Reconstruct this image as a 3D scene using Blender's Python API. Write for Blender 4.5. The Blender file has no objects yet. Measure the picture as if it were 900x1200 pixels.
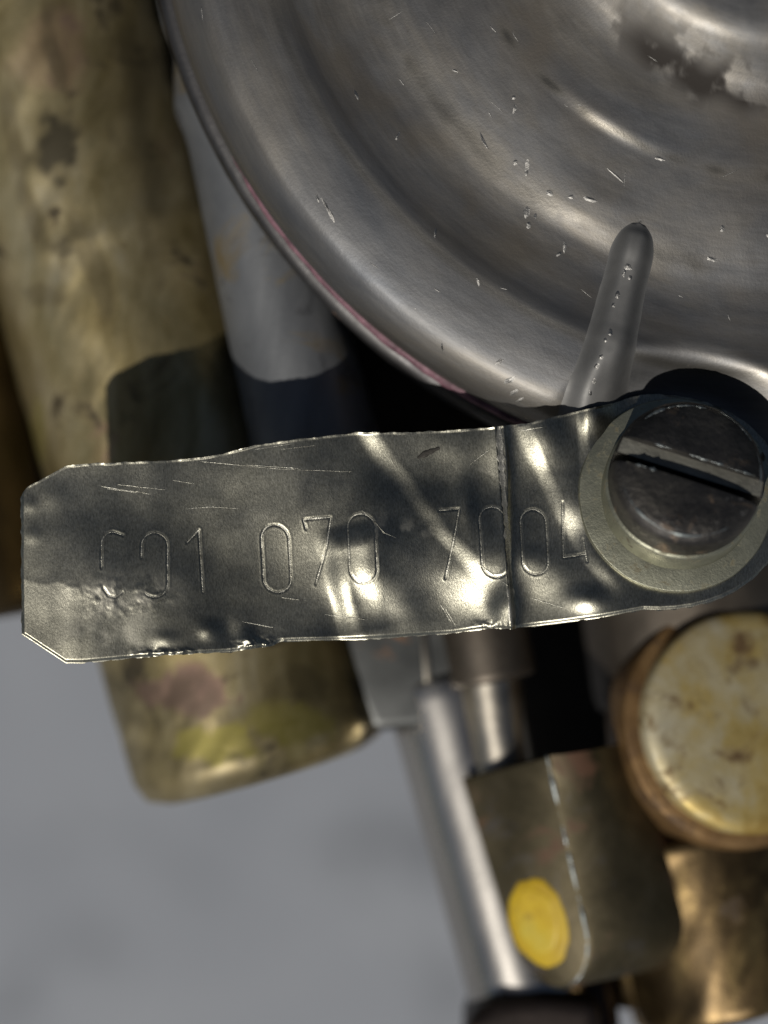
import bpy, bmesh, math, random
from mathutils import Vector, Matrix, noise
# Macro subject.  One unit = 5 mm of the real thing (unit scale below); lengths in the
# builders are given in 1/100 unit (0.05 mm), origin on the tag, +z towards the camera, ground far below.
random.seed(7)
SC = bpy.context.scene
COL = SC.collection
SC.unit_settings.system = 'METRIC'
SC.unit_settings.scale_length = 0.005
U = 0.01
D = 3000.0                                   # camera height above the tag

# ---------------------------------------------------------------- camera, sky, sun
cam = bpy.data.cameras.new('camera'); camo = bpy.data.objects.new('camera', cam); COL.objects.link(camo)
camo.location = (0, 0, D * U)
cam.sensor_fit = 'VERTICAL'; cam.sensor_height = 24; cam.lens = 60
cam.clip_start = 0.5; cam.clip_end = 2000
cam.dof.use_dof = True; cam.dof.focus_distance = (D - 15) * U; cam.dof.aperture_fstop = 0.038
SC.camera = camo
SUN_EL = math.radians(50); SUN_AZ = math.atan2(-0.49, -0.872)
L = Vector((math.sin(SUN_AZ) * math.cos(SUN_EL), math.cos(SUN_AZ) * math.cos(SUN_EL), math.sin(SUN_EL)))
world = bpy.data.worlds.new('World'); SC.world = world; world.use_nodes = True
wn = world.node_tree; bg = wn.nodes['Background']
sky = wn.nodes.new('ShaderNodeTexSky'); sky.sky_type = 'NISHITA'; sky.sun_disc = False
sky.sun_elevation = SUN_EL; sky.sun_rotation = SUN_AZ % (2 * math.pi)
sky.air_density = 1.0; sky.dust_density = 1.2; sky.ozone_density = 0.5
wn.links.new(sky.outputs[0], bg.inputs[0]); bg.inputs[1].default_value = 0.04
sun = bpy.data.lights.new('sun', 'SUN'); sun.energy = 5.0; sun.angle = math.radians(0.55); sun.color = (1, .955, .88)
suno = bpy.data.objects.new('sun', sun); COL.objects.link(suno); suno.rotation_euler = L.to_track_quat('Z', 'Y').to_euler()
suno.location = (-5, -9, 14)
SC.view_settings.view_transform = 'Standard'; SC.view_settings.look = 'None'
SC.view_settings.exposure = -0.75; SC.view_settings.gamma = 1.0; SC.view_settings.use_curve_mapping = False

# ---------------------------------------------------------------- helpers
def W(x, y, z=0.0):                          # flat plan coordinates (y down) -> units
    return Vector(((x - 450) * U, (600 - y) * U, z * U))
def P(x, y, z=0.0):                          # the plan place of something seen at x, y and lying z deep
    k = (D - z) / D
    return Vector(((x - 450) * U * k, (600 - y) * U * k, z * U))
def N(x, y, s, seed=0.0):
    return noise.noise(Vector((x * s + seed, y * s - seed * 1.7, seed * .37)))
def fbm(x, y, s, seed=0.0, o=4):
    return sum(N(x, y, s * 2 ** i, seed + i * 11.3) / 2 ** i for i in range(o))
def gsv(x, y, cx, cy, rx, ry): return math.exp(-((x - cx) / rx) ** 2 - ((y - cy) / ry) ** 2)
def sst(a, b, v):
    t = min(1, max(0, (v - a) / (b - a))); return t * t * (3 - 2 * t)

def put(name, me, mat, parent=None, label=None, cat=None, group=None, kind=None, smooth=True, angle=None):
    o = bpy.data.objects.new(name, me); COL.objects.link(o); o.parent = parent
    for m in (mat if isinstance(mat, (list, tuple)) else [mat]): me.materials.append(m)
    if smooth: me.polygons.foreach_set('use_smooth', [True] * len(me.polygons))
    if angle: me.set_sharp_from_angle(angle=math.radians(angle))
    for k, v in (('label', label), ('category', cat), ('group', group), ('kind', kind)):
        if v: o[k] = v
    return o
def root(name, label, cat, loc, group=None):
    o = bpy.data.objects.new(name, None); COL.objects.link(o); o.empty_display_size = .3
    o['label'] = label; o['category'] = cat; ROOTS[o.name] = Vector(loc)
    if group: o['group'] = group
    return o
ROOTS = {}
def mesh(verts, faces):
    me = bpy.data.meshes.new('mesh'); me.from_pydata([tuple(v) for v in verts], [], faces); me.update()
    bm = bmesh.new(); bm.from_mesh(me); bmesh.ops.recalc_face_normals(bm, faces=bm.faces); bm.to_mesh(me); bm.free()
    return me
def frame(origin, axis, up=(0, 1, 0)):       # local z along axis
    z = Vector(axis).normalized(); x = Vector(up).cross(z).normalized(); y = z.cross(x)
    return Matrix.Translation(origin) @ Matrix((x, y, z)).transposed().to_4x4()
def lathe(prof, M, seg=96, wob=0.0, seed=0.0):   # prof: (r, z) in 1/100 unit, closed on the axis where r = 0
    v, f, rows = [], [], []
    for r, z in prof:
        if r <= 1e-6: rows.append([len(v)]); v.append(M @ Vector((0, 0, z * U)))
        else:
            row = []
            for i in range(seg):
                a = 2 * math.pi * i / seg
                rr = r + (wob * fbm(math.cos(a) * 3, math.sin(a) * 3 + z * .02, 1, seed) if wob else 0)
                row.append(len(v)); v.append(M @ Vector((rr * U * math.cos(a), rr * U * math.sin(a), z * U)))
            rows.append(row)
    for a, b in zip(rows, rows[1:]):
        if len(a) == 1 and len(b) == 1: continue
        for i in range(seg):
            j = (i + 1) % seg
            if len(a) == 1: f.append((a[0], b[j], b[i]))
            elif len(b) == 1: f.append((a[i], a[j], b[0]))
            else: f.append((a[i], a[j], b[j], b[i]))
    return mesh(v, f)
def rod(p0, p1, r0, r1=None, seg=72, bev=.08, rings=24, wob=0.0, seed=0.0, ribs=()):   # solid tapered round bar with rounded ends
    r1 = r1 or r0; ax = p1 - p0; h = ax.length / U; b0, b1 = r0 * bev, r1 * bev
    prof = [(0, 0), (r0 - b0, 0), (r0 - b0 * .3, b0 * .3), (r0, b0)]
    for i in range(1, rings):
        t = i / rings; z = b0 + (h - b0 - b1) * t; r = r0 + (r1 - r0) * t
        for (c, w, a) in ribs: r += a * math.exp(-((z - c) / w) ** 2)
        prof.append((r, z))
    prof += [(r1, h - b1), (r1 - b1 * .3, h - b1 * .3), (r1 - b1, h), (0, h)]
    return lathe(prof, frame(p0, ax), seg, wob, seed)
def block(pts, ext, bev=.05, seg=3):         # polygon pts (Vectors) extruded by ext, edges rounded
    bm = bmesh.new(); vs = [bm.verts.new(p) for p in pts]; fc = bm.faces.new(vs)
    r = bmesh.ops.extrude_face_region(bm, geom=[fc])
    bmesh.ops.translate(bm, vec=ext, verts=[g for g in r['geom'] if isinstance(g, bmesh.types.BMVert)])
    bmesh.ops.recalc_face_normals(bm, faces=bm.faces)
    if bev:
        es = [e for e in bm.edges if len(e.link_faces) == 2 and e.calc_face_angle(0) > .5]
        bmesh.ops.bevel(bm, geom=es, offset=bev, segments=seg, affect='EDGES', profile=.6)
    me = bpy.data.meshes.new('mesh'); bm.to_mesh(me); bm.free(); return me

# ---------------------------------------------------------------- materials
def metal(name, cols, scale=1.2, stretch=(1, 1, 1), rough=(.3, .5), metallic=1.0, bump=.15, bscale=22, bstretch=(1, 1, 1),
          spots=None, spot2=None, overlay=None, uv=False, rot=(0, 0, 0), detail=6, streak=None, wear=None, bdist=.02):
    m = bpy.data.materials.new(name); m.use_nodes = True; nt = m.node_tree; n = nt.nodes; l = nt.links
    b = n['Principled BSDF']
    tc = n.new('ShaderNodeTexCoord'); src = tc.outputs['UV' if uv else 'Object']
    def nz(sc, st=(1, 1, 1), det=6, ro=.6, off=(0, 0, 0), dist=0.0):
        mp = n.new('ShaderNodeMapping'); mp.inputs['Scale'].default_value = st; mp.inputs['Location'].default_value = off
        mp.inputs['Rotation'].default_value = rot
        l.new(src, mp.inputs[0]); t = n.new('ShaderNodeTexNoise'); l.new(mp.outputs[0], t.inputs['Vector'])
        t.inputs['Scale'].default_value = sc; t.inputs['Detail'].default_value = det; t.inputs['Roughness'].default_value = ro
        t.inputs['Distortion'].default_value = dist
        return t.outputs[0]
    def ramp(v, stops):
        r = n.new('ShaderNodeValToRGB'); l.new(v, r.inputs[0]); e = r.color_ramp.elements
        while len(e) < len(stops): e.new(.5)
        for x, (p, c) in zip(e, stops): x.position = p; x.color = (*c, 1) if len(c) == 3 else c
        return r.outputs[0]
    def mrange(v, a, b_, c, d):
        r = n.new('ShaderNodeMapRange'); l.new(v, r.inputs[0])
        for i, q in enumerate((a, b_, c, d)): r.inputs[i + 1].default_value = q
        return r.outputs[0]
    def mix(fac, a, c):
        r = n.new('ShaderNodeMix'); r.data_type = 'RGBA'; l.new(fac, r.inputs[0])
        l.new(a, r.inputs[6])
        if isinstance(c, tuple): r.inputs[7].default_value = (*c, 1)
        else: l.new(c, r.inputs[7])
        return r.outputs[2]
    def fmix(fac, a, c):
        r = n.new('ShaderNodeMix'); r.data_type = 'FLOAT'; l.new(fac, r.inputs[0])
        l.new(a, r.inputs[2])
        if isinstance(c, (int, float)): r.inputs[3].default_value = c
        else: l.new(c, r.inputs[3])
        return r.outputs[0]
    def mul(a, c):
        r = n.new('ShaderNodeMath'); r.operation = 'MULTIPLY'; r.use_clamp = True; l.new(a, r.inputs[0])
        if isinstance(c, (int, float)): r.inputs[1].default_value = c
        else: l.new(c, r.inputs[1])
        return r.outputs[0]
    base = ramp(nz(scale, stretch, detail, .62, dist=.4), cols)
    ro = mrange(nz(scale * 2.3, stretch, 5, .65, (3, 7, 1)), .3, .7, rough[0], rough[1])
    v = n.new('ShaderNodeValue'); v.outputs[0].default_value = metallic; met = v.outputs[0]
    if streak:                                # fine directional polishing lines: (scale, stretch, amount)
        s = nz(streak[0], streak[1], 3, .7, (1, 2, 3))
        sv = mrange(s, .3, .7, 1 - streak[2], 1 + streak[2])
        vm = n.new('ShaderNodeVectorMath'); vm.operation = 'MULTIPLY'; l.new(base, vm.inputs[0]); l.new(sv, vm.inputs[1]); base = vm.outputs[0]
    for sp, off in ((spots, (5, 1, 2)), (spot2, (9, 4, 6))):   # (colour, scale, threshold, softness, roughness, metallic)
        if sp:
            k = mrange(nz(sp[1], (1, 1, 1), 7, .62, off, .6), sp[2], sp[2] + sp[3], 0, 1)
            base = mix(k, base, sp[0]); ro = fmix(k, ro, sp[4]); met = fmix(k, met, sp[5])
    if overlay:                                  # attribute-driven grime, tarnish, tones and painted highlights: (attr, colour, roughness, metallic)
        for at, c, rr, mm in overlay:
            a = n.new('ShaderNodeAttribute'); a.attribute_name = at
            base = mix(a.outputs['Fac'], base, c); ro = fmix(a.outputs['Fac'], ro, rr); met = fmix(a.outputs['Fac'], met, mm)
    l.new(base, b.inputs['Base Color']); l.new(ro, b.inputs['Roughness']); l.new(met, b.inputs['Metallic'])
    if bump:
        bp = n.new('ShaderNodeBump'); bp.inputs['Strength'].default_value = bump; bp.inputs['Distance'].default_value = bdist
        l.new(nz(bscale, bstretch, 5, .65, (2, 3, 4)), bp.inputs['Height']); l.new(bp.outputs[0], b.inputs['Normal'])
    return m
def g(v, t=(1, 1, 1)): return (v * t[0], v * t[1], v * t[2])

M_COVER = metal('cast aluminium', [(.3, (.085, .089, .097)), (.46, (.122, .121, .121)), (.6, (.15, .14, .125)), (.72, (.165, .163, .16))], .55, (.5, 1.6, 1), (.39, .52), metallic=.78, bump=.06, bscale=22, spots=((.045, .037, .03), 17, .69, .05, .7, .3), spot2=((.26, .255, .24), 26, .7, .04, .4, .9),
                uv=True, streak=(2.2, (.6, 9, 1), .10), overlay=[('tarnish', (.125, .103, .074), .45, .75), ('painted_glint', (.2, .185, .155), .2, 1.0), ('grime', (.022, .017, .013), .8, .1)], bdist=.03)
M_RIB = metal('cast rib alloy', [(.3, (.12, .119, .117)), (.7, (.18, .177, .17))], 1.5, (1, 1, 1), (.55, .66), metallic=.5, bump=.05, bscale=16)
M_BARE = metal('bare scraped metal', [(.3, (.2, .195, .185)), (.7, (.36, .35, .33))], 6, rough=(.4, .55), bump=.4, bscale=30)
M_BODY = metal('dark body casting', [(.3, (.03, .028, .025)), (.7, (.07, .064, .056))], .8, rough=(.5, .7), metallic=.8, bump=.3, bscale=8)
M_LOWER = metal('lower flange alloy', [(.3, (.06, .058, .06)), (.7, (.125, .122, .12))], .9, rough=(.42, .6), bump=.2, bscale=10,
                spots=((.2, .1, .045), 1.1, .62, .12, .7, .3))
M_STRUT = metal('grey cast alloy', [(.3, (.095, .10, .107)), (.7, (.185, .19, .195))], .9, (1, .4, 1), (.48, .6), metallic=.5, bump=.12, bscale=9,
                spots=((.22, .17, .09), .8, .58, .12, .5, .7), spot2=((.05, .05, .055), 1.5, .6, .15, .6, .6))
M_TAG = metal('scuffed tin plate', [(.3, (.245, .236, .187)), (.5, (.315, .304, .245)), (.72, (.395, .38, .31))], .7, (1, 1, 1), (.27, .365), bump=.16, bscale=85, bstretch=(1, .4, 1),
              streak=(60, (1, .35, 1), .36), overlay=[('scuff', (.42, .40, .34), .5, 1.0)], bdist=.014)
M_BUSH = metal('pale zinc', [(.3, (.23, .23, .175)), (.7, (.34, .338, .26))], 2.0, rough=(.38, .52), metallic=.8, bump=.25, bscale=30,
               spots=((.07, .048, .025), 2.4, .60, .05, .75, .2), spot2=((.15, .13, .08), 5, .58, .1, .7, .3))
M_SCREW = metal('blackened steel', [(.3, (.03, .029, .028)), (.5, (.055, .052, .05)), (.72, (.11, .1, .085))], 1.6, rough=(.38, .6), metallic=.8, bump=.6, bscale=8,
                spots=((.22, .155, .105), 2.0, .58, .1, .5, .7), spot2=((.3, .28, .25), 5, .66, .06, .4, .9), bdist=.05)
M_SLOT = metal('slot steel', [(.3, (.12, .117, .098)), (.7, (.22, .213, .18))], 3, rough=(.55, .7), metallic=.3, bump=.8, bscale=14)
M_GOLD = metal('yellow chromate plate', [(.3, (.17, .128, .052)), (.42, (.30, .24, .11)), (.54, (.45, .37, .195)), (.7, (.62, .535, .34))], .8, (1.4, .6, 1), (.3, .44), metallic=.8, bump=.1, bscale=10, overlay=[('pink', (.30, .185, .145), .55, .5), ('stain_and_tone', (.035, .029, .016), .5, .5), ('lime_and_sheen', (.24, .21, .04), .5, .6)],
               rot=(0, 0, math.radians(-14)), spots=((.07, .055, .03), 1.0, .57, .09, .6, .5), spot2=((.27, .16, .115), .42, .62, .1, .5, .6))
M_DISC = metal('worn gilt plating', [(.34, (.36, .245, .066)), (.45, (.50, .38, .14)), (.54, (.52, .435, .24)), (.66, (.59, .53, .37))], 1.1, rough=(.45, .58), metallic=.55, bump=.18, bscale=9,
               spots=((.13, .08, .035), 1.1, .58, .08, .7, .3), spot2=((.25, .18, .09), 2.6, .58, .12, .6, .6))
M_COLLAR = metal('brown stained brass', [(.3, (.08, .045, .02)), (.5, (.18, .105, .042)), (.7, (.27, .17, .075))], 1.6, rough=(.45, .65), metallic=.6, bump=.5, bscale=9, spots=((.06, .035, .02), 1.5, .56, .1, .7, .3))
M_BRASS = metal('stained brass', [(.3, (.04, .028, .015)), (.48, (.10, .068, .032)), (.68, (.34, .24, .10))], 1.3, (1, .6, 1), (.3, .44), metallic=.9, bump=.2, bscale=7,
                spots=((.06, .04, .022), .9, .6, .1, .7, .3))
M_NECK = metal('brown grey casting', [(.3, (.07, .058, .046)), (.7, (.14, .12, .097))], .9, rough=(.45, .6), metallic=.85, bump=.15, bscale=8)
M_TUBE = metal('polished steel', [(.3, (.45, .425, .39)), (.7, (.6, .57, .52))], .8, (1, .3, 1), (.25, .34), bump=.05, bscale=12)
M_PIN = metal('steel pin', [(.3, (.30, .27, .22)), (.7, (.5, .46, .39))], 1, rough=(.3, .42), bump=.06, bscale=12)
M_FIT = metal('grey green fitting', [(.3, (.07, .072, .07)), (.7, (.13, .133, .13))], .9, rough=(.42, .58), bump=.12, bscale=8, spots=((.2, .1, .05), 1.3, .68, .06, .6, .4))
M_LEVER = metal('olive plated lever', [(.3, (.05, .042, .024)), (.5, (.085, .07, .04)), (.7, (.125, .104, .066))], 1.0, rough=(.42, .6), metallic=.8, bump=.2, bscale=8,
                spots=((.12, .11, .105), .8, .58, .14, .5, .8), spot2=((.1, .05, .027), 1.1, .57, .1, .7, .3))
M_EDGE = metal('worn lever edge', [(.3, (.2, .225, .225)), (.7, (.36, .385, .375))], 3, rough=(.35, .5), metallic=.9, bump=.3, bscale=12)
M_PAINT = metal('yellow paint', [(.3, (.40, .25, .01)), (.5, (.55, .38, .018)), (.7, (.5, .4, .05))], 1.6, rough=(.4, .6), metallic=0, bump=.5, bscale=6, spots=((.2, .13, .02), 2.6, .6, .1, .7, 0))
M_PAINT2 = metal('orange yellow paint', [(.3, (.42, .27, .008)), (.7, (.54, .37, .012))], 2, rough=(.45, .6), metallic=0, bump=.2, bscale=7)
M_DARK = metal('oily dark steel', [(.3, (.018, .014, .012)), (.7, (.04, .03, .026))], 1.0, rough=(.4, .6), metallic=.7, bump=.2, bscale=7, spots=((.16, .06, .02), .9, .6, .12, .7, .2))
M_BROWN = metal('dark olive brass', [(.3, (.035, .024, .013)), (.7, (.075, .054, .025))], .8, rough=(.42, .6), metallic=.8, bump=.15, bscale=7)
M_GASKET = metal('purple gasket', [(.3, (.07, .028, .04)), (.7, (.24, .12, .15))], 5, rough=(.5, .7), metallic=0, bump=.5, bscale=18)
M_GROUND = metal('concrete', [(.25, (.215, .23, .258)), (.5, (.275, .29, .32)), (.75, (.335, .35, .375))], .09, rough=(.75, .9), metallic=0, bump=.3, bscale=3,
                 spots=((.155, .165, .18), .2, .55, .14, .9, 0), bdist=.1)

# ---------------------------------------------------------------- setting: the ground below
zg = -2600 * U
put('ground', mesh([(-900, -900, zg), (900, -900, zg), (900, 900, zg), (-900, 900, zg)], [(0, 1, 2, 3)]), M_GROUND, kind='structure', smooth=False)

# ---------------------------------------------------------------- carburettor cover
CC = (915.0, -185.0)
SCREW = (790.0, 586.0)
PROF = [(0, 96), (120, 92), (190, 85.5), (225, 81), (240, 77.5), (250, 73.5), (262, 66), (278, 55), (296, 45), (320, 39), (350, 34.5), (385, 30.2), (405, 27.4),
        (425, 24.6), (450, 20.8), (480, 15.2), (508, 9.2), (530, 5.2), (556, 3.2), (580, 3.0), (598, 3.9), (611, 5.8), (618, 6.3), (626, 5.6), (645, 3.6), (672, -.4), (700, -7), (720, -20), (733, -36), (739, -52), (740, -62)]
def prof(r):
    for i in range(len(PROF) - 1):
        if r <= PROF[i + 1][0]:
            p0 = PROF[max(0, i - 1)]; p1 = PROF[i]; p2 = PROF[i + 1]; p3 = PROF[min(len(PROF) - 1, i + 2)]
            h = p2[0] - p1[0]; t = (r - p1[0]) / h
            def sl(a, b, c):
                s1 = (b[1] - a[1]) / (b[0] - a[0]) if b[0] > a[0] else 0; s2 = (c[1] - b[1]) / (c[0] - b[0]) if c[0] > b[0] else 0
                return 0 if s1 * s2 <= 0 else 2 * s1 * s2 / (s1 + s2)
            m1 = sl(p0, p1, p2) * h; m2 = sl(p1, p2, p3) * h
            return (2*t**3-3*t*t+1)*p1[1] + (t**3-2*t*t+t)*m1 + (-2*t**3+3*t*t)*p2[1] + (t**3-t*t)*m2
    return PROF[-1][1]
def zcover(x, y):
    r = math.hypot(x - CC[0], y - CC[1]); z = prof(r)
    d = math.hypot(x - SCREW[0], y - SCREW[1])
    k = 1 - sst(118, 190, d)
    z += (-12 - .13 * (SCREW[1] - y) - z) * k * sst(560, 640, r)
    if r < 560:                                  # two short steps shaped into the slope to make sun glints
        th = math.atan2(CC[1] - y, x - CC[0]) % (2 * math.pi)
        z += 2.6 * (1 - sst(386, 406, r)) * math.exp(-((th - 4.16) / .16) ** 2) * sst(300, 360, r) + 2.6 * (1 - sst(492, 524, r)) * math.exp(-((th - 4.23) / .12) ** 2) * sst(440, 480, r)
    return z + .9 * fbm(x, y, .008, 3, 2) + .12 * fbm(x, y, .05, 9)
cover = root('carburettor_cover', 'large grey cast aluminium dome with stepped rings in the upper right', 'engine cover', W(900, -185, -60))
nr, nt_ = 230, 460
rs = [740 * (i / nr) ** .8 for i in range(nr + 1)]
th0, th1 = math.radians(55), math.radians(305)    # finer where the light plays; the far side stays coarse
ths = [th0 + (th1 - th0) * i / nt_ for i in range(nt_)] + [th1 + (2 * math.pi - th1 + th0) * i / 60 for i in range(60)]
ths = [t + math.pi / 4 for t in ths]
v, f, uvs = [], [], []
nth = len(ths)
gr, ta, po = [], [], []
for r in rs:
    for t in ths:
        x = CC[0] + r * math.cos(t); y = CC[1] - r * math.sin(t); z = zcover(x, y)
        v.append(W(x, y, z)); uvs.append((t * 6.0, r / 100))
        q = math.exp(-((r - 302 - 12 * N(t * 9, 0, 1, 2)) / 26) ** 2) * sst(-.05, .4, fbm(x, y, .022, 21, 5) + .16) * sst(670, 770, x) * sst(-60, 10, y)
        q = max(q, .3 * math.exp(-((r - 275) / 17) ** 2) * sst(.15, .4, fbm(x, y, .05, 4)) * sst(600, 700, x))
        gr.append(min(1, q * 1.1))
        po.append(.75 * math.exp(-((r - 396 - 5 * N(t * 7, 1, 1, 6)) / 5) ** 2) * sst(-.2, .5, N(t * 11, 4, 1, 3) + .5 * math.exp(-((t - 4.16) / .16) ** 2)) + .45 * math.exp(-((r - 506) / 17) ** 2) * sst(-.4, .4, fbm(x, y, .015, 28)) + .4 * math.exp(-((r - 625) / 6) ** 2))  # glints painted in as lighter, smoother bands along the rings
        ta.append(.8 * math.exp(-((r - 360) / 60) ** 2) * sst(-.5, .6, fbm(x, y, .006, 18)) + .5 * math.exp(-((r - 560) / 40) ** 2) * sst(-.3, .5, fbm(x, y, .01, 8)))
for i in range(nr):
    for j in range(nth):
        k = (j + 1) % nth; a, b, c, d = i * nth + j, i * nth + k, (i + 1) * nth + k, (i + 1) * nth + j
        f.append((a, d, c, b))
me = bpy.data.meshes.new('mesh'); me.from_pydata([tuple(p) for p in v], [], f); me.update()
uvl = me.uv_layers.new(name='polar')
flat = []
for poly in me.polygons:
    us = [uvs[i] for i in poly.vertices]; w = max(u[0] for u in us)
    for u in us: flat += [u[0] + (12 * math.pi if w - u[0] > 10 else 0), u[1]]
uvl.data.foreach_set('uv', flat)
for nm, dat in (('grime', gr), ('tarnish', ta), ('painted_glint', po)):
    at = me.attributes.new(nm, 'FLOAT', 'POINT'); at.data.foreach_set('value', dat)
put('dome', me, M_COVER, cover)
def loft(rows, closed=True, caps=True):
    n = len(rows[0]); v = [p for r in rows for p in r]; f = []
    for i in range(len(rows) - 1):
        for j in range(n if closed else n - 1):
            k = (j + 1) % n; f.append((i * n + j, i * n + k, (i + 1) * n + k, (i + 1) * n + j))
    if caps: f += [tuple(range(n)), tuple(range((len(rows) - 1) * n, len(rows) * n))]
    return mesh(v, f)
# cast rib running down the flange to the screw
rows = []
ribe = lambda t: math.sqrt(max(.0004, 1 - (1 - min(1, max(0, (t + .03) / .2))) ** 2))
ribw = lambda t: 23 * ribe(t) + 3 * sst(.2, .6, t) + 9 * sst(.5, 1, t)
ribh = lambda t: 19 * ribe(t) ** 2 * sst(-.03, .05, t) + 2 * sst(.2, .9, t)
ribpath = lambda t: (747 - 55 * t, 266 + 234 * t)
for i in range(91):
    t = -.03 + 1.03 * i / 90; x, y = ribpath(t); w = ribw(t)
    x2, y2 = ribpath(min(1, t + .01)); x1, y1 = ribpath(max(0, t - .01)); dx, dy = x2 - x1, y2 - y1; ln = math.hypot(dx, dy); nx, ny = -dy / ln, dx / ln
    zb = zcover(x, y); top = zb + ribh(t)
    row = []
    for j in range(33):
        s = -1.3 + 2.6 * j / 32; c = math.exp(-(abs(s) * 1.28) ** 3.4)
        px, py = x - nx * w * s * 1.06, y - ny * w * s * 1.06
        row.append(W(px, py, zcover(px, py) - 1.2 + (top - zb + 1.2) * c + .25 * fbm(px, py, .03, 5)))
    rows.append(row)
put('rib', loft(rows, closed=False, caps=False), M_RIB, cover)
def zrib(x, y):
    t = (y - 266) / 234; cx, _ = ribpath(t); w = ribw(t)
    s = min(1, abs(x - cx) / w); zb = zcover(x, y); top = zb + ribh(t)
    return zb - 1.2 + (top - zb + 1.2) * math.exp(-(s * 1.28) ** 3.4)
def chip(x, y, ln, wd, ang, zf, lift=1.0):   # a small dent with a raised burr
    ca, sa = math.cos(ang), math.sin(ang); v = []; n = 11
    for i in range(n):
        a = 2 * math.pi * i / n; k = .65 + .5 * random.random()
        px = x + ca * math.cos(a) * ln * k - sa * math.sin(a) * wd * k; py = y + sa * math.cos(a) * ln * k + ca * math.sin(a) * wd * k
        v.append(W(px, py, zf(px, py) + .25))
    v.append(W(x + random.uniform(-.3, .3) * wd, y + random.uniform(-.3, .3) * wd, zf(x, y) + lift * .6))
    return mesh(v, [(i, (i + 1) % n, n) for i in range(n)])
CH = [(601, 118, 3, 3, 1.2), (602, 131, 2, 6, .2), (603, 192, 3, 4, 0), (617, 196, 3, 8, .1), (616, 205, 2, 4, .5), (643, 228, 5, 3, .3), (668, 233, 4, 3, .2), (690, 236, 8, 3, .2),
      (617, 250, 4, 8, .1), (619, 264, 3, 5, .2), (627, 254, 2, 4, 0), (661, 290, 2, 9, .1), (655, 298, 2, 4, .8), (720, 209, 14, 1.2, .7), (566, 165, 1, 13, -.45), (844, 270, 3, 4, .2), (898, 278, 3, 3, .2),
      (832, 305, 7, 2.5, .2), (585, 424, 6, 3, -.5), (597, 445, 8, 3.5, -.4), (603, 459, 6, 3, -.5), (610, 468, 5, 2, -.5), (381, 240, 2, 14, -.5), (388, 252, 2, 10, -.4), (372, 232, 2, 6, -.3),
      (510, 273, 2, 6, .1), (533, 86, 4, 1.5, .5), (770, 190, 7, 2, .3), (418, 112, 2, 8, -.4), (466, 160, 1.5, 7, .4), (560, 330, 1.5, 6, -.3), (518, 404, 1.2, 7, -.2)]
for x, y, a, b, an in CH: put('nick', chip(x, y, a, b, an, zcover, 1.6), M_BARE, cover, smooth=False)
for x, y, a, b, an in [(733, 315, 7, 5, .5), (736, 328, 4, 4, 0), (729, 322, 3, 6, .2), (722, 347, 4, 6, .2), (716, 359, 5, 4, .3), (713, 392, 4, 6, .1), (707, 400, 3, 4, .4), (702, 420, 4, 4, 0),
                       (697, 430, 4, 7, .3), (695, 447, 4, 5, 0), (691, 461, 3, 5, .1)]:
    put('nick', chip(x, y, a * .8, b * .8, an, zrib, 1.8), M_BARE, cover, smooth=False)

vv, ff = [], []
rnd = random.Random(19)
for i in range(34):
    r = rnd.uniform(260, 720); t = math.radians(rnd.uniform(182, 268)); x = CC[0] + r * math.cos(t); y = CC[1] - r * math.sin(t)
    if not (205 < x < 895 and 5 < y < 440): continue
    an = (-t + math.pi / 2 if rnd.random() < .8 else rnd.uniform(0, math.pi)) + rnd.gauss(0, .25); ln = rnd.uniform(5, 26); w = rnd.uniform(.3, .55); cv = rnd.uniform(-.01, .01); b_ = len(vv); n = 9
    for k in range(n):
        u = (k / (n - 1) - .5) * ln; a = an + cv * u; px = x + u * math.cos(a); py = y + u * math.sin(a); ww = w * (1 - abs(2 * k / (n - 1) - 1) ** 3 + .1)
        for sg, hh in ((-1, .1), (0, .45), (1, .1)):
            qx, qy = px - math.sin(a) * ww * sg, py + math.cos(a) * ww * sg; vv.append(W(qx, qy, zcover(qx, qy) + hh))
    for k in range(n - 1):
        for c in (0, 1): ff.append((b_ + k * 3 + c, b_ + k * 3 + c + 1, b_ + k * 3 + c + 4, b_ + k * 3 + c + 3))
put('hairline_scratches', mesh(vv, ff), M_BARE, cover, kind='stuff')

# gasket squeezed out under the rim
v = []
rows = []
for i in range(361):
    t = 2 * math.pi * i / 360; wv = 2.0 * N(math.cos(t) * 40, math.sin(t) * 40, 1, 3) + 1.5 * N(math.cos(t) * 90, math.sin(t) * 90, 1, 5)
    wv -= 7 * (1 - sst(203, 216, math.degrees(t))); wv += 2.5 * sst(222, 238, math.degrees(t))
    rr = [715, 741 + wv, 744 + wv, 742 + wv, 715]; zz = [-60, -58, -65, -72, -72]
    rows.append([W(CC[0] + a * math.cos(t), CC[1] - a * math.sin(t), b) for a, b in zip(rr, zz)])
put('gasket', loft(rows, caps=False), M_GASKET, None, 'thin purple gasket line squeezed out beneath the rim of the aluminium dome', 'gasket')

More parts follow.
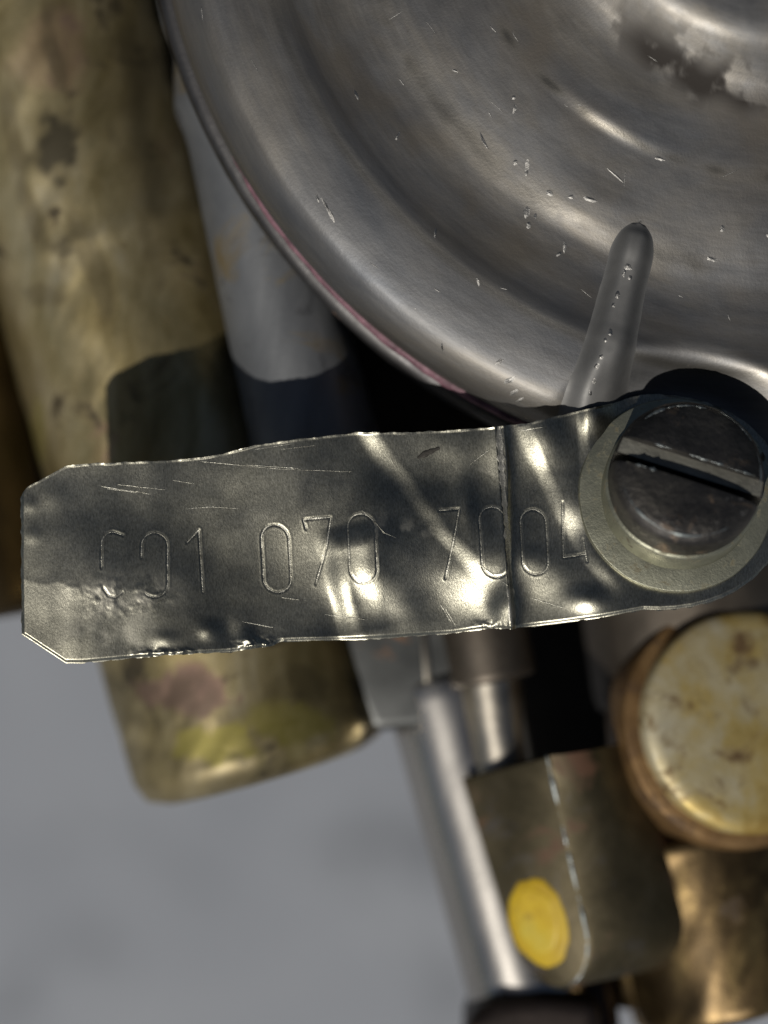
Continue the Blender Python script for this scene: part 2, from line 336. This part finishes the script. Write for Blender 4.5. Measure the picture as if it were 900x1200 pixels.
# ---------------------------------------------------------------- carburettor body below the cover
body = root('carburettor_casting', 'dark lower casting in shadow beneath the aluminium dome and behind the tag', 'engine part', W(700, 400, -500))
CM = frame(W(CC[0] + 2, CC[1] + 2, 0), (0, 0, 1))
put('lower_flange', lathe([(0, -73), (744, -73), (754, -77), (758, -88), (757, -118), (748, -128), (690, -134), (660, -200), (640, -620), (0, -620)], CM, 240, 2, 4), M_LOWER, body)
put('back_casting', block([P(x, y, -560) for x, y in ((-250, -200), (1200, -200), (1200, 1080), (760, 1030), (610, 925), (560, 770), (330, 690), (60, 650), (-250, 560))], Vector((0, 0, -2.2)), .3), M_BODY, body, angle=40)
put('screw_boss', rod(P(786, 600, -420), W(SCREW[0], SCREW[1] - 4, -34), 128, 122, bev=.06), M_NECK, body)
put('neck', rod(P(800, 600, -335), P(832, 815, -345), 150, 150, bev=.1, wob=2), M_NECK, body)

# ---------------------------------------------------------------- grey strut and plated cylinder at the left
put('alloy_strut', rod(P(232, -60, -172), P(410, 690, -178), 62, 84, bev=.1, rings=60, wob=1.2, seed=3, ribs=((190, 26, 7), (120, 20, -6))), M_STRUT, None,
    'grey cast alloy strut running down behind the dome rim, crossed by the tag shadow', 'strut')
cyl = root('plated_cylinder', 'wide yellow plated metal cylinder with mottled stains at the left, behind the tag', 'cylinder', P(308, 900, -320))
ax0, ax1 = P(8, -140, -334), P(312, 906, -322)
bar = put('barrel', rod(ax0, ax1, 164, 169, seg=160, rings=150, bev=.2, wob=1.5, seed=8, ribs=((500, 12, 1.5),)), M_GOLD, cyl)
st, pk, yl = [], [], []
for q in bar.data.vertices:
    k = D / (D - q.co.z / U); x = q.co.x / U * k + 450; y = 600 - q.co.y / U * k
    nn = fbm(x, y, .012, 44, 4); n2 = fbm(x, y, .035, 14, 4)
    b = .85 * math.exp(-((x - 150 - y * .12 - 14 * nn) / 34) ** 2) * (1 - sst(230, 360, y + 60 * nn)) * sst(-30, 60, y)  # darker band down the upper right of the barrel
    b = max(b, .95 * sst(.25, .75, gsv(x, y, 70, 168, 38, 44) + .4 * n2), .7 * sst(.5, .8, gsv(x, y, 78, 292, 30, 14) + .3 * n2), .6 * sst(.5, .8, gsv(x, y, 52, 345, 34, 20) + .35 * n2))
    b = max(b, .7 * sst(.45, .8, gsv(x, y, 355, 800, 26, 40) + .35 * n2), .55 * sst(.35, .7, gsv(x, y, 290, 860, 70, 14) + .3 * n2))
    b = max(b, .66 * sst(765, 800, y) * sst(-1.2, .4, nn + n2), .6 * sst(.22, .55, N(x - y * .22, y * .22, .03, 5) + .25 * n2) * (1 - sst(380, 440, y)))  # darker lower end, then streaks along the upper barrel
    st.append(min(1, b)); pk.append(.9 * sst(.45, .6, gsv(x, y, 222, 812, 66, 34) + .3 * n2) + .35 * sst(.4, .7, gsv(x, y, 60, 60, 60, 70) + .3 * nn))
    yl.append(.7 * sst(.4, .65, gsv(x, y, 250, 872, 60, 24) + .35 * n2) + .6 * sst(.4, .65, gsv(x, y, 340, 850, 60, 30) + .35 * n2) + .5 * sst(.4, .7, gsv(x, y, 45, 510, 12, 60)))  # lime patches, plus a yellow highlight band painted near the left edge
for nm, dat in (('stain_and_tone', st), ('pink', pk), ('lime_and_sheen', yl)):
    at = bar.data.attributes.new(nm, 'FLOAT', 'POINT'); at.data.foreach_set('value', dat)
dk = root('brown_casting', 'dark brown rounded casting at the left edge beside the plated cylinder', 'casting', P(-60, 700, -420))
put('shell', rod(P(-130, 80, -360), P(-30, 728, -350), 112, 112, bev=.25, rings=20, wob=2, seed=5), M_BROWN, dk)

# ---------------------------------------------------------------- lower right: tube, pin, plug, lever
fit = root('tube_fitting', 'grey green metal fitting just below the tag, above the steel tube', 'fitting', P(450, 850, -250))
put('fitting_block', block([P(x, y, -250) for x, y in ((360, 640), (520, 620), (560, 835), (520, 852), (436, 858), (408, 800))], Vector((0, 0, -1.2)), .16, 4), M_FIT, fit, angle=50)
put('seam', block([P(x, y, -246) for x, y in ((492, 735), (500, 735), (507, 812), (499, 814))], Vector((0, 0, -.06)), .02, 2), M_PIN, fit, angle=50)
put('steel_tube', rod(P(516, 790, -318), P(628, 1190, -318), 78, 78, seg=96, bev=.06, rings=20), M_TUBE, None, 'shiny steel tube with bright streak beside the yellow dotted lever', 'tube')
pin = root('collared_pin', 'short steel pin with wide collar between tag and lever', 'pin', P(600, 900, -300))
put('shaft', rod(P(566, 740, -248), P(600, 960, -262), 40, 40, bev=.1), M_PIN, pin)
put('collar', rod(P(552, 660, -240), P(580, 797, -240), 54, 54, bev=.12), M_NECK, pin)

plug = root('round_plug', 'round worn gold plated plug face at the right edge below the screw', 'plug', P(866, 858, -230))
PM = frame(P(860, 850, -230), Vector((.22, .16, 1)))
put('collar', lathe([(0, -60), (150, -60), (156, -40), (157, 20), (154, 30), (147, 34), (120, 35), (0, 35)], PM, 140, 1.5, 2), M_COLLAR, plug, angle=40)
put('face', lathe([(136, 33), (138.5, 40), (139, 56), (137.5, 62), (133, 66), (120, 69), (60, 71), (0, 72)], PM, 160, 1.0, 6), M_DISC, plug, angle=60)

br = root('brass_valve_body', 'brown stained brass valve body below the round plug in lower right corner', 'valve', P(850, 1170, -320))
put('barrel', rod(P(812, 960, -350), P(870, 1170, -350), 150, 146, bev=.07, seg=96, wob=2.5, seed=2), M_BRASS, br)
put('spigot', rod(P(735, 1080, -340), P(762, 1172, -340), 48, 46, bev=.2, seg=48, wob=1.5), M_BRASS, br)
put('port', lathe([(0, 2), (12, 2), (14, 0), (14, -6)], frame(P(757, 1160, -290), (-.1, -.25, 1)), 24), M_DARK, br)

base = root('dark_clamp', 'dark oily clamp with rust at bottom edge under tube and lever', 'clamp', P(630, 1230, -320))
put('clamp_body', block([P(x, y, -215) for x, y in ((548, 1192), (580, 1172), (640, 1166), (704, 1172), (716, 1330), (540, 1330))], Vector((0, 0, -1.6)), .25, 5), M_DARK, base, angle=50)
put('clamp_web', rod(P(690, 1140, -320), P(704, 1290, -320), 34, 34, bev=.2), M_DARK, base)

# lever: a tongue-shaped end face looking left, its body running back to the right
lev = root('marked_lever', 'olive metal lever end with a yellow paint dot, lower right', 'lever', P(650, 1160, -180))
A_, B_, C_ = P(540, 912, -225), P(641, 886, -150), P(601, 1108, -225)
EX, EY = (B_ - A_) / 2, C_ - A_
FN = EX.cross(-EY).normalized()
if FN.z < 0: FN = -FN
LEXT = P(741, 868, -205) - P(641, 886, -150)
def FP(s_, t_, h=0.0): return A_ + EX * ((1 + s_) * (1 - .16 * t_)) + EY * t_ + FN * (h * U)      # s -1..1 across the face, t down it
face = [(-1, 0), (1, 0)] + [(math.cos(math.pi * i / 26), 1 + .30 * math.sin(math.pi * i / 26)) for i in range(27)]
fr = [(-1 + k / 6, 0) for k in range(12)] + [(1, .08 * k) for k in range(12)] + face[2:] + [(-1, 1 - .08 * k) for k in range(1, 13)]
rows = []
for k in [0, .004, .015, .04] + [.1 + .9 * i / 14 for i in range(15)]:
    ins = 1 - .03 * (1 - min(1, k / .04)) ** 2 - .06 * sst(.9, 1, k)
    rows.append([FP(s_ * ins, .5 + (t_ - .5) * ins) + LEXT * (k * (.94 + .40 * t_)) + Vector((0, 0, .22 * math.sin(math.pi * min(1, k)) * (.3 + .7 * max(0, s_)))) for s_, t_ in fr])
put('lever_body', loft(rows), M_LEVER, lev, angle=50)
pth = resample_ = []
ed_ = [(1, .0)] + [(math.cos(math.pi * i / 26), 1 + .30 * math.sin(math.pi * i / 26)) for i in range(17)]
for a, b in zip(ed_, ed_[1:]):
    m_ = max(1, int(math.hypot((b[0] - a[0]) * 50, (b[1] - a[1]) * 200) / 4))
    pth += [(a[0] + (b[0] - a[0]) * k / m_, a[1] + (b[1] - a[1]) * k / m_) for k in range(m_)]
rows = []
for s_, t_ in pth:
    w = max(.4, 1.7 + 3.2 * fbm(s_ * 50, t_ * 200, .05, 12))
    c = FP(s_ * .985, t_ - .004, -1.0)
    rows.append([c + EX.normalized() * (w * math.cos(q) * U) + FN * (w * .8 * math.sin(q) * U) for q in [k * math.pi / 3 for k in range(6)]])
put('worn_edge', loft(rows), M_EDGE, lev, 'pale scraped edge along the lever face')
def blob(cs, ct, rs_, rt_, z, h, mat, name, parent, seed):
    v = []; f = []; n = 48
    for k, hh in ((1, 0), (.97, .7), (.9, 1), (.5, 1.05)):
        for i in range(n):
            a = 2 * math.pi * i / n; q = 1 + .075 * fbm(math.cos(a) * 2.4, math.sin(a) * 2.4, 1, seed)
            v.append(FP(cs + rs_ * k * q * math.cos(a), ct + rt_ * k * q * math.sin(a), z + h * hh))
    v.append(FP(cs, ct, z + h * 1.05))
    for r in range(3):
        for i in range(n): j = (i + 1) % n; f.append((r * n + i, r * n + j, r * n + n + j, r * n + n + i))
    for i in range(n): f.append((3 * n + i, 3 * n + (i + 1) % n, 4 * n))
    return put(name, mesh(v, f), mat, parent)
dot = blob(-.16, .905, .76, .262, -.6, 3.2, M_PAINT2, 'paint_dot', lev, 1); dot['label'] = 'bright yellow oval dab of paint'
blob(-.18, .885, .53, .19, 2.5, 1.4, M_PAINT, 'paint_ring', dot, 4)

# ---------------------------------------------------------------- the stamped tag
TOP = [(28, 583), (31, 577), (36, 571), (82, 546), (100, 544), (200, 540), (240, 536), (262, 532), (300, 522), (350, 515), (420, 507), (470, 507), (520, 505), (575, 501), (590, 499), (620, 496), (680, 481), (720, 472), (752, 462)]
BOT = [(28, 742), (31, 744), (36, 747), (80, 776), (100, 776), (200, 767), (270, 764), (318, 757), (330, 752), (410, 750), (470, 747), (530, 743), (570, 737), (602, 737), (650, 731), (700, 724), (752, 714)]
for i in range(1, 15):                       # eye of the tag round the screw
    a = math.pi / 2 * i / 14
    TOP.append((752 + 172 * math.sin(a), 590 - 128 * math.cos(a) - 6 * math.sin(2 * a)))
    BOT.append((752 + 172 * math.sin(a), 590 + 124 * math.cos(a) + 6 * math.sin(2 * a)))
def interp(T, x):
    for (x0, y0), (x1, y1) in zip(T, T[1:]):
        if x <= x1: return y0 + (y1 - y0) * max(0, (x - x0)) / (x1 - x0)
    return T[-1][1]
def seg_s(x, y, ax, ay, bx, by):             # signed distance to a line (positive to its upper right) and place along it
    dx, dy = bx - ax, by - ay; ln = math.hypot(dx, dy); t = ((x - ax) * dx + (y - ay) * dy) / ln / ln
    return ((x - ax) * dy - (y - ay) * dx) / ln, t
def fold(x, y, A, B, h, w, fade=.25):
    s, t = seg_s(x, y, *A, *B); s += 9 * N(x, y, .016, 61); h *= .8 + .6 * N(x, y, .02, 63)
    return h * (sst(-w, w, s) - sst(w * 1.5, w * 7, s)) * sst(-fade, fade * .4, t) * (1 - sst(1 - fade * .4, 1 + fade, t))
def gs(x, y, cx, cy, rx, ry): return math.exp(-((x - cx) / rx) ** 2 - ((y - cy) / ry) ** 2)
def resample(pts, step=2.5):
    out = []
    for a, b in zip(pts, pts[1:]):
        m_ = max(1, int(math.hypot(b[0] - a[0], b[1] - a[1]) / step)); out += [(a[0] + (b[0] - a[0]) * k / m_, a[1] + (b[1] - a[1]) * k / m_) for k in range(m_)]
    return out + [pts[-1]]
def oval(x0, x1, y0, y1, a0=0, a1=360, lean=0.0):   # round-ended narrow 0, clockwise from its top
    r = (x1 - x0) / 2; cx = (x0 + x1) / 2; pts = []
    loop = [(cx + r * math.sin(a), y0 + r - r * math.cos(a)) for a in [math.pi / 2 * k / 8 for k in range(9)]]
    loop += [(cx + r * math.cos(a), y1 - r + r * math.sin(a)) for a in [math.pi * k / 16 for k in range(17)]]
    loop += [(cx - r * math.cos(a), y0 + r - r * math.sin(a)) for a in [math.pi / 2 * k / 8 for k in range(9)]]
    L_ = resample(loop, 2); n = len(L_)
    L_ = L_[int(n * a0 / 360):max(2, int(n * a1 / 360))]
    return [(x + lean * ((y - y0) / (y1 - y0) - .5), y) for x, y in L_]
DIG = [('worn zero', [oval(122, 149, 623, 699, 262, 360) + [(136, 623), (147, 627)], [(124, 688), (130, 697), (138, 699), (146, 693)]], 1.5),
       ('0', [oval(168, 198, 624, 699, 0, 205), oval(168, 198, 624, 699, 288, 360)], 2.0), ('1', [[(220, 636), (234, 621), (236, 650), (239, 694)]], 2.0),
       ('0', [oval(308, 340, 615, 694, lean=4)], 2.1), ('7', [[(359, 620), (356, 609), (371, 607), (388, 606), (383, 640), (370, 685)]], 2.1),
       ('0', [oval(409, 441, 602, 683, lean=4)], 2.1), ('7', [[(514, 598), (538, 596), (533, 625), (522, 678)]], 2.2), ('0', [oval(563, 594, 594, 676, lean=5)], 2.0),
       ('0', [oval(611, 641, 597, 673, lean=4)], 1.8), ('4', [[(659, 588), (660, 653), (686, 649)], [(683, 632), (687, 658)]], 1.8)]
GROOVE = {}
for nm, strokes, w in DIG:                       # how far each spot of the sheet lies from a stamped line
    for st_ in strokes:
        for gx, gy in resample(st_, .8):
            dep = max(.38, .7 + .75 * N(gx, gy, .045, 71))
            for ix in range(int(gx * 2) - 12, int(gx * 2) + 14):
                for iy in range(int(gy * 2) - 12, int(gy * 2) + 14):
                    dd = math.hypot(ix / 2 - gx, iy / 2 - gy)
                    if dd < GROOVE.get((ix, iy), (9, 0))[0]: GROOVE[ix, iy] = (dd, dep)
def groove(x, y):
    q = GROOVE.get((round(x * 2), round(y * 2)))
    if not q: return 0.0
    return q[1] * (-.75 * (1 - sst(0, 1.9, q[0])) + .22 * math.exp(-((q[0] - 2.6) / 1.0) ** 2))
def ztag(x, y):
    z = 2.0
    far = sst(640, 60, x) if False else 1 - sst(60, 640, x)
    z += 26 * far * far                                             # the free end lifts a little
    z += 3.0 * fbm(x, y, .006, 31, 2) * (1 - sst(640, 760, x)) + .7 * fbm(x, y, .016, 17, 2) * (1 - sst(640, 740, x))
    z += fold(x, y, (424, 506), (548, 652), 5, 13)                 # long diagonal kink
    z += fold(x, y, (386, 640), (412, 752), 9, 17, .2)              # dent below the 7
    z += 5 * gs(x, y, 432, 628, 24, 30) + 4 * gs(x, y, 545, 592, 12, 26)
    cx = 581 + (y - 497) * .083                                     # the sharp fold
    d_ = x - cx
    zl = 11 * math.exp(min(0, d_) / 30) * (.35 + .65 * sst(600, 700, y)) + 4 * math.exp(min(0, d_) / 9)
    zr = 6 * math.exp(-max(0, d_ - 9 * (1 - sst(540, 660, y))) / 6) - 4 * math.exp(-max(0, d_) / 40) + 2
    z += zl + (zr - zl) * sst(-3.5, 3.5, d_)
    if y > 640: z += 6 * gs(x, y, 590, 712, 16, 20)
    z += fold(x, y, (600, 492), (706, 672), 5, 11, .2)
    z += fold(x, y, (684, 478), (688, 580), 5, 8, .35)
    for cx_, cy_, rx_, ry_, a_ in ((120, 620, 90, 60, -.07), (345, 640, 110, 110, .12), (475, 690, 85, 66, .16), (640, 690, 40, 30, .12), (506, 535, 56, 36, .22), (566, 690, 56, 56, .16), (634, 530, 40, 56, .12), (436, 612, 22, 34, .16), (672, 610, 20, 36, .2), (396, 700, 18, 40, .12), (545, 590, 16, 26, .14), (60, 590, 22, 20, .08)):
        z += a_ * ((x - cx_) * .5 + (cy_ - y) * .87) * gs(x, y, cx_, cy_, rx_, ry_)
    w_ = sst(620, 730, x); z += w_ * (-.13 * (586 - y)) + 14 * gs(x, y, 696, 474, 26, 34) - 2 * w_
    z += 5 * gs(x, y, 686, 702, 22, 14) + 3 * gs(x, y, 624, 655, 20, 16)
    z += 3.2 * gs(x, y, 246, 738, 13, 11) + 3.5 * gs(x, y, 291, 748, 9, 12) - 1.5 * gs(x, y, 268, 742, 12, 16) + 2 * gs(x, y, 196, 748, 14, 10)
    ln = 684 + (x - 80) * .10 + 8 * N(x, 0, .05, 3)                 # lower corner bent back along a torn line
    k = 1 - sst(150, 230, x)
    z -= k * .08 * max(0, y - ln)
    g_ = gs(x, y, 150, 696, 46, 20) * sst(-.5, .2, fbm(x, y, .03, 6))
    z += g_ * (.75 * fbm(x, y, .13, 51, 3) + .8)
    z += 1.0 * gs(x, y, 40, 592, 10, 9) + .9 * gs(x, y, 42, 628, 10, 9)
    yt, yb = interp(TOP, x), interp(BOT, x)
    e = min(yb - y, (x - 28) * 1.2)
    z += 1.0 * (1 - sst(0, 3, y - yt)) * (.6 + fbm(x, 3, .05, 2)) - 2.2 * (1 - sst(0, 5, e))                                 # rolled, sheared edge
    z += groove(x, y)
    bur = gs(x, y, 305, 755, 22, 7) + .8 * gs(x, y, 200, 765, 30, 5) + .5 * gs(x, y, 580, 735, 20, 7)
    z += bur * 3.5 * (.6 + fbm(x, y, .12, 77, 3))
    return z
tag = root('identification_tag', 'thin creased metal tag stamped with numbers, held by the slotted screw', 'tag', W(450, 600, 0))
nx_, ny_ = 800, 180
xs = [28 + 896 * i / nx_ for i in range(nx_ + 1)]
v, f, sc_ = [], [], []
for i, x in enumerate(xs):
    yt, yb = interp(TOP, x), interp(BOT, x)
    jt, jb = 1.1 * fbm(x, 0, .09, 3, 3) , 1.5 * fbm(x, 9, .08, 5, 4)
    for j in range(ny_ + 1):
        t = j / ny_; t = t + .055 * math.sin(2 * math.pi * t) * -1
        y = yt + jt + (yb + jb - yt - jt) * t
        xx = x + (1.8 * fbm(y, 2, .07, 8, 3) if i == 0 else 0)
        v.append(W(xx, y, ztag(x, y)))
        q = .9 * gs(x, y, 150, 694, 52, 20) * sst(-.25, .35, fbm(x, y, .035, 41, 5)) + .45 * gs(x, y, 135, 745, 60, 30) * sst(-.3, .6, fbm(x, y, .04, 13))
        q += .7 * gs(x, y, 465, 622, 40, 16) * sst(.1, .5, fbm(x, y, .05, 33, 5)) + .8 * sst(4, 0, min(y - yt, yb - y)) * 0
        q += .5 * gs(x, y, 565, 570, 24, 20) * sst(.1, .5, fbm(x, y, .06, 23, 5))
        sc_.append(min(1, q))
n1 = ny_ + 1
for i in range(nx_):
    for j in range(ny_): f.append((i * n1 + j, i * n1 + j + 1, (i + 1) * n1 + j + 1, (i + 1) * n1 + j))
nv = len(v); v += [p + Vector((0, 0, -.06)) for p in v]; sc_ += sc_
f += [tuple(nv + q for q in reversed(fc)) for fc in f]
for i in range(nx_):
    for j in (0, ny_): a, b = i * n1 + j, (i + 1) * n1 + j; f.append((a, b, nv + b, nv + a) if j == 0 else (b, a, nv + a, nv + b))
for j in range(ny_):
    for i in (0, nx_): a, b = i * n1 + j, i * n1 + j + 1; f.append((b, a, nv + a, nv + b) if i == 0 else (a, b, nv + b, nv + a))
me = mesh(v, f)
at = me.attributes.new('scuff', 'FLOAT', 'POINT'); at.data.foreach_set('value', sc_)
put('sheet', me, M_TAG, tag, angle=50)
def stroke(pts, w=2.1, h=.8, seed=0.0, lift=.3):   # a stamped line: groove with a burr on both sides
    P_ = resample(pts); rows = []; n = len(P_)
    for i, (x, y) in enumerate(P_):
        a, b = P_[max(0, i - 1)], P_[min(n - 1, i + 1)]; dx, dy = b[0] - a[0], b[1] - a[1]; ln = math.hypot(dx, dy) or 1; nx, ny = -dy / ln, dx / ln
        k = (.68 + .6 * N(x, y, .16, seed)) * min(1, .45 + .25 * min(i, n - 1 - i)); row = []
        for s, hh in ((-1, -.3), (-.62, 1), (0, -.15), (.62, 1), (1, -.3)):
            px, py = x + nx * s * w * k, y + ny * s * w * k; row.append(W(px, py, ztag(px, py) + lift + h * hh * k))
        rows.append(row)
    return loft(rows, closed=False, caps=False)
M_CREASE = metal('rubbed crease', [(.3, (.3, .29, .25)), (.7, (.5, .48, .42))], 5, rough=(.4, .5), metallic=.8, bump=.4, bscale=30)
M_PALELINE = metal('stamped line', [(.35, (.2, .19, .155)), (.5, (.40, .39, .33)), (.65, (.62, .6, .52))], 7, rough=(.32, .5), bump=.4, bscale=30)  # bright base paints in sun caught on the stamped grooves; scratches share it
for i, (nm, strokes, w) in enumerate(DIG):
    o = None
    for s in strokes:
        me = stroke(s, w * .46, .22, i * 3.1, .5)
        if o is None: o = put('stamped_digit', me, M_PALELINE, tag)
        else: put('stroke', me, M_PALELINE, o)
SCR = [((121, 570), (150, 575), (172, 577)), ((140, 568), (195, 574)), ((128, 573), (178, 579)), ((204, 563), (228, 567)), ((220, 596), (250, 594), (280, 596)), 
       ((236, 541), (330, 550), (412, 553)), ((290, 545), (350, 549)), ((176, 712), (196, 700)), ((284, 728), (320, 735)), ((300, 527), (345, 520)), ((330, 527), (372, 522)),
       ((424, 598), (440, 612), (450, 624), (464, 630)), ((520, 710), (535, 735)), ((516, 708), (528, 728)), ((550, 545), (572, 528)), ((560, 660), (600, 690)),
       ((610, 505), (640, 500)), ((380, 720), (430, 726)), ((330, 700), (360, 704)), ((620, 700), (660, 712))]
vv, ff = [], []
for i, s in enumerate(SCR):
    m_ = stroke(list(s), random.uniform(.45, .9), .45, i * 1.7, .15); b_ = len(vv)
    vv += [q.co.copy() for q in m_.vertices]; ff += [tuple(b_ + q for q in p.vertices) for p in m_.polygons]
put('scratches', mesh(vv, ff), M_PALELINE, tag, kind='stuff')
put('crease', stroke([(584, 500), (587, 540), (591, 590), (595, 640), (600, 734)], 4.6, .5, 9.1, 1.0), M_CREASE, tag)
put('gouge', stroke([(489, 537), (500, 531), (515, 525)], 4.2, .8, 3.3), M_BODY, tag)

# ---------------------------------------------------------------- bushing and slotted screw
AX = Vector((.07, .36, 1)).normalized()
SM = frame(W(SCREW[0] + 4, SCREW[1] - 7, 4), AX)
bush = root('flanged_bushing', 'pale greenish zinc washer ring with rust specks under the slotted screw', 'washer', W(SCREW[0], SCREW[1], 0))
BM = frame(W(SCREW[0] + 2, SCREW[1] - 6, 7), Vector((.03, .14, 1)))
put('flange', lathe([(60, -14), (113, -14), (114.5, -10), (114.5, 0), (113.5, 2), (112, 2.6), (60, 3)], BM, 160, .8, 3), M_BUSH, bush, angle=40)
put('collar', lathe([(70, -6), (91, -6), (91, 28), (90, 31), (86, 33), (70, 33)], SM, 140, .5, 5), M_BUSH, bush, angle=50)
scr = root('slotted_screw', 'tall blackened slotted screw holding the stamped tag at the right', 'screw', W(SCREW[0], SCREW[1], 0))
hm = lathe([(0, -40), (52, -40), (52, 30), (86, 30), (88, 36), (88, 66), (86.5, 73), (82, 79), (74, 83.5), (58, 86), (30, 87.5), (0, 88)], Matrix(), 128, .7, 9)
ho = bpy.data.objects.new('head', hm); COL.objects.link(ho)
bmc = bmesh.new(); bmesh.ops.create_cube(bmc, size=1); mc = bpy.data.meshes.new('mesh')
SA = math.radians(-19)
bmc.transform(Matrix.Rotation(SA, 4, 'Z') @ Matrix.Translation((0, 0, 1.05)) @ Matrix.Diagonal((2.4, .31, .60, 1))); bmc.to_mesh(mc); bmc.free()
co = bpy.data.objects.new('slot_cutter', mc); COL.objects.link(co)
md = ho.modifiers.new('slot', 'BOOLEAN'); md.object = co; md.operation = 'DIFFERENCE'; md.solver = 'EXACT'
mb = ho.modifiers.new('bevel', 'BEVEL'); mb.width = .03; mb.segments = 3; mb.limit_method = 'ANGLE'; mb.angle_limit = math.radians(40)
bmc = bmesh.new(); bmesh.ops.create_cube(bmc, size=1); mc2 = bpy.data.meshes.new('mesh')
bmc.transform(Matrix.Rotation(SA, 4, 'Z') @ Matrix.Translation((0, -.092, .70)) @ Matrix.Diagonal((2.5, .118, .62, 1))); bmc.to_mesh(mc2); bmc.free()
co2 = bpy.data.objects.new('slot_cutter', mc2); COL.objects.link(co2)
md2 = ho.modifiers.new('deep_slot', 'BOOLEAN'); md2.object = co2; md2.operation = 'DIFFERENCE'; md2.solver = 'EXACT'
ho.modifiers.move(2, 1)
bpy.context.view_layer.update(); dg = bpy.context.evaluated_depsgraph_get()
hm2 = bpy.data.meshes.new_from_object(ho.evaluated_get(dg))
bpy.data.objects.remove(ho); bpy.data.objects.remove(co); bpy.data.objects.remove(co2)
Ri = Matrix.Rotation(-SA, 3, 'Z')
hm2.materials.clear()
slot_idx = []
for p in hm2.polygons:
    c = Ri @ p.center; nn = Ri @ p.normal
    if abs(c.y) < .165 and c.z > .70 and c.z < .845 and (abs(nn.y) > .8 or nn.z > .9): slot_idx.append(p.index)
head = put('head', hm2, [M_SCREW, M_SLOT], scr, angle=35)
for i in slot_idx: hm2.polygons[i].material_index = 1
hm2.transform(SM)
for a0, a1, r_, z_ in ((196, 300, 80, 80.5), (-12, 62, 82, 79), (72, 128, 79, 81)):     # rim rubbed bright in places
    rows = []; n = 60
    for i in range(n + 1):
        a = math.radians(a0 + (a1 - a0) * i / n); w = max(.25, 1.3 + 2.6 * fbm(i, a0, .11, 5)) * min(1, i / 6, (n - i) / 6 + .05)
        rows.append([SM @ Vector(((r_ + w * math.cos(q)) * math.cos(a) * U, (r_ + w * math.cos(q)) * math.sin(a) * U, (z_ - w * .5 * math.cos(q) + w * .4 * math.sin(q)) * U)) for q in [k * math.pi / 3 for k in range(6)]])
    put('rubbed_rim', loft(rows), M_EDGE, scr)

for x0, x1, yy, zz in ((-62, -20, -15.8, 86.3), (-8, 40, 15.8, 86.6), (34, 74, 15.6, 84.4), (-50, -26, 15.6, 86)):     # burrs along the slot
    rows = []; n = 40
    for i in range(n + 1):
        x = x0 + (x1 - x0) * i / n; w = max(.2, .9 + 2.2 * fbm(x, yy, .12, 5)) * min(1, i / 5, (n - i) / 5 + .05); r2 = math.hypot(x, yy)
        z = zz if r2 < 60 else 86 - (r2 - 58) * .14
        c = Matrix.Rotation(SA, 3, 'Z') @ Vector((x, yy, 0))
        rows.append([SM @ Vector(((c.x + w * math.cos(q) * .4) * U, (c.y + w * math.cos(q)) * U, (z + w * .5 * math.sin(q)) * U)) for q in [k * math.pi / 3 for k in range(6)]])
    put('slot_burr', loft(rows), M_EDGE, scr)

# pivot every thing's root at its base, keeping the parts where they are
bpy.context.view_layer.update()
for nm, loc in ROOTS.items():
    o = bpy.data.objects[nm]; o.location = loc
    for c in o.children: c.matrix_parent_inverse = Matrix.Translation(-loc)
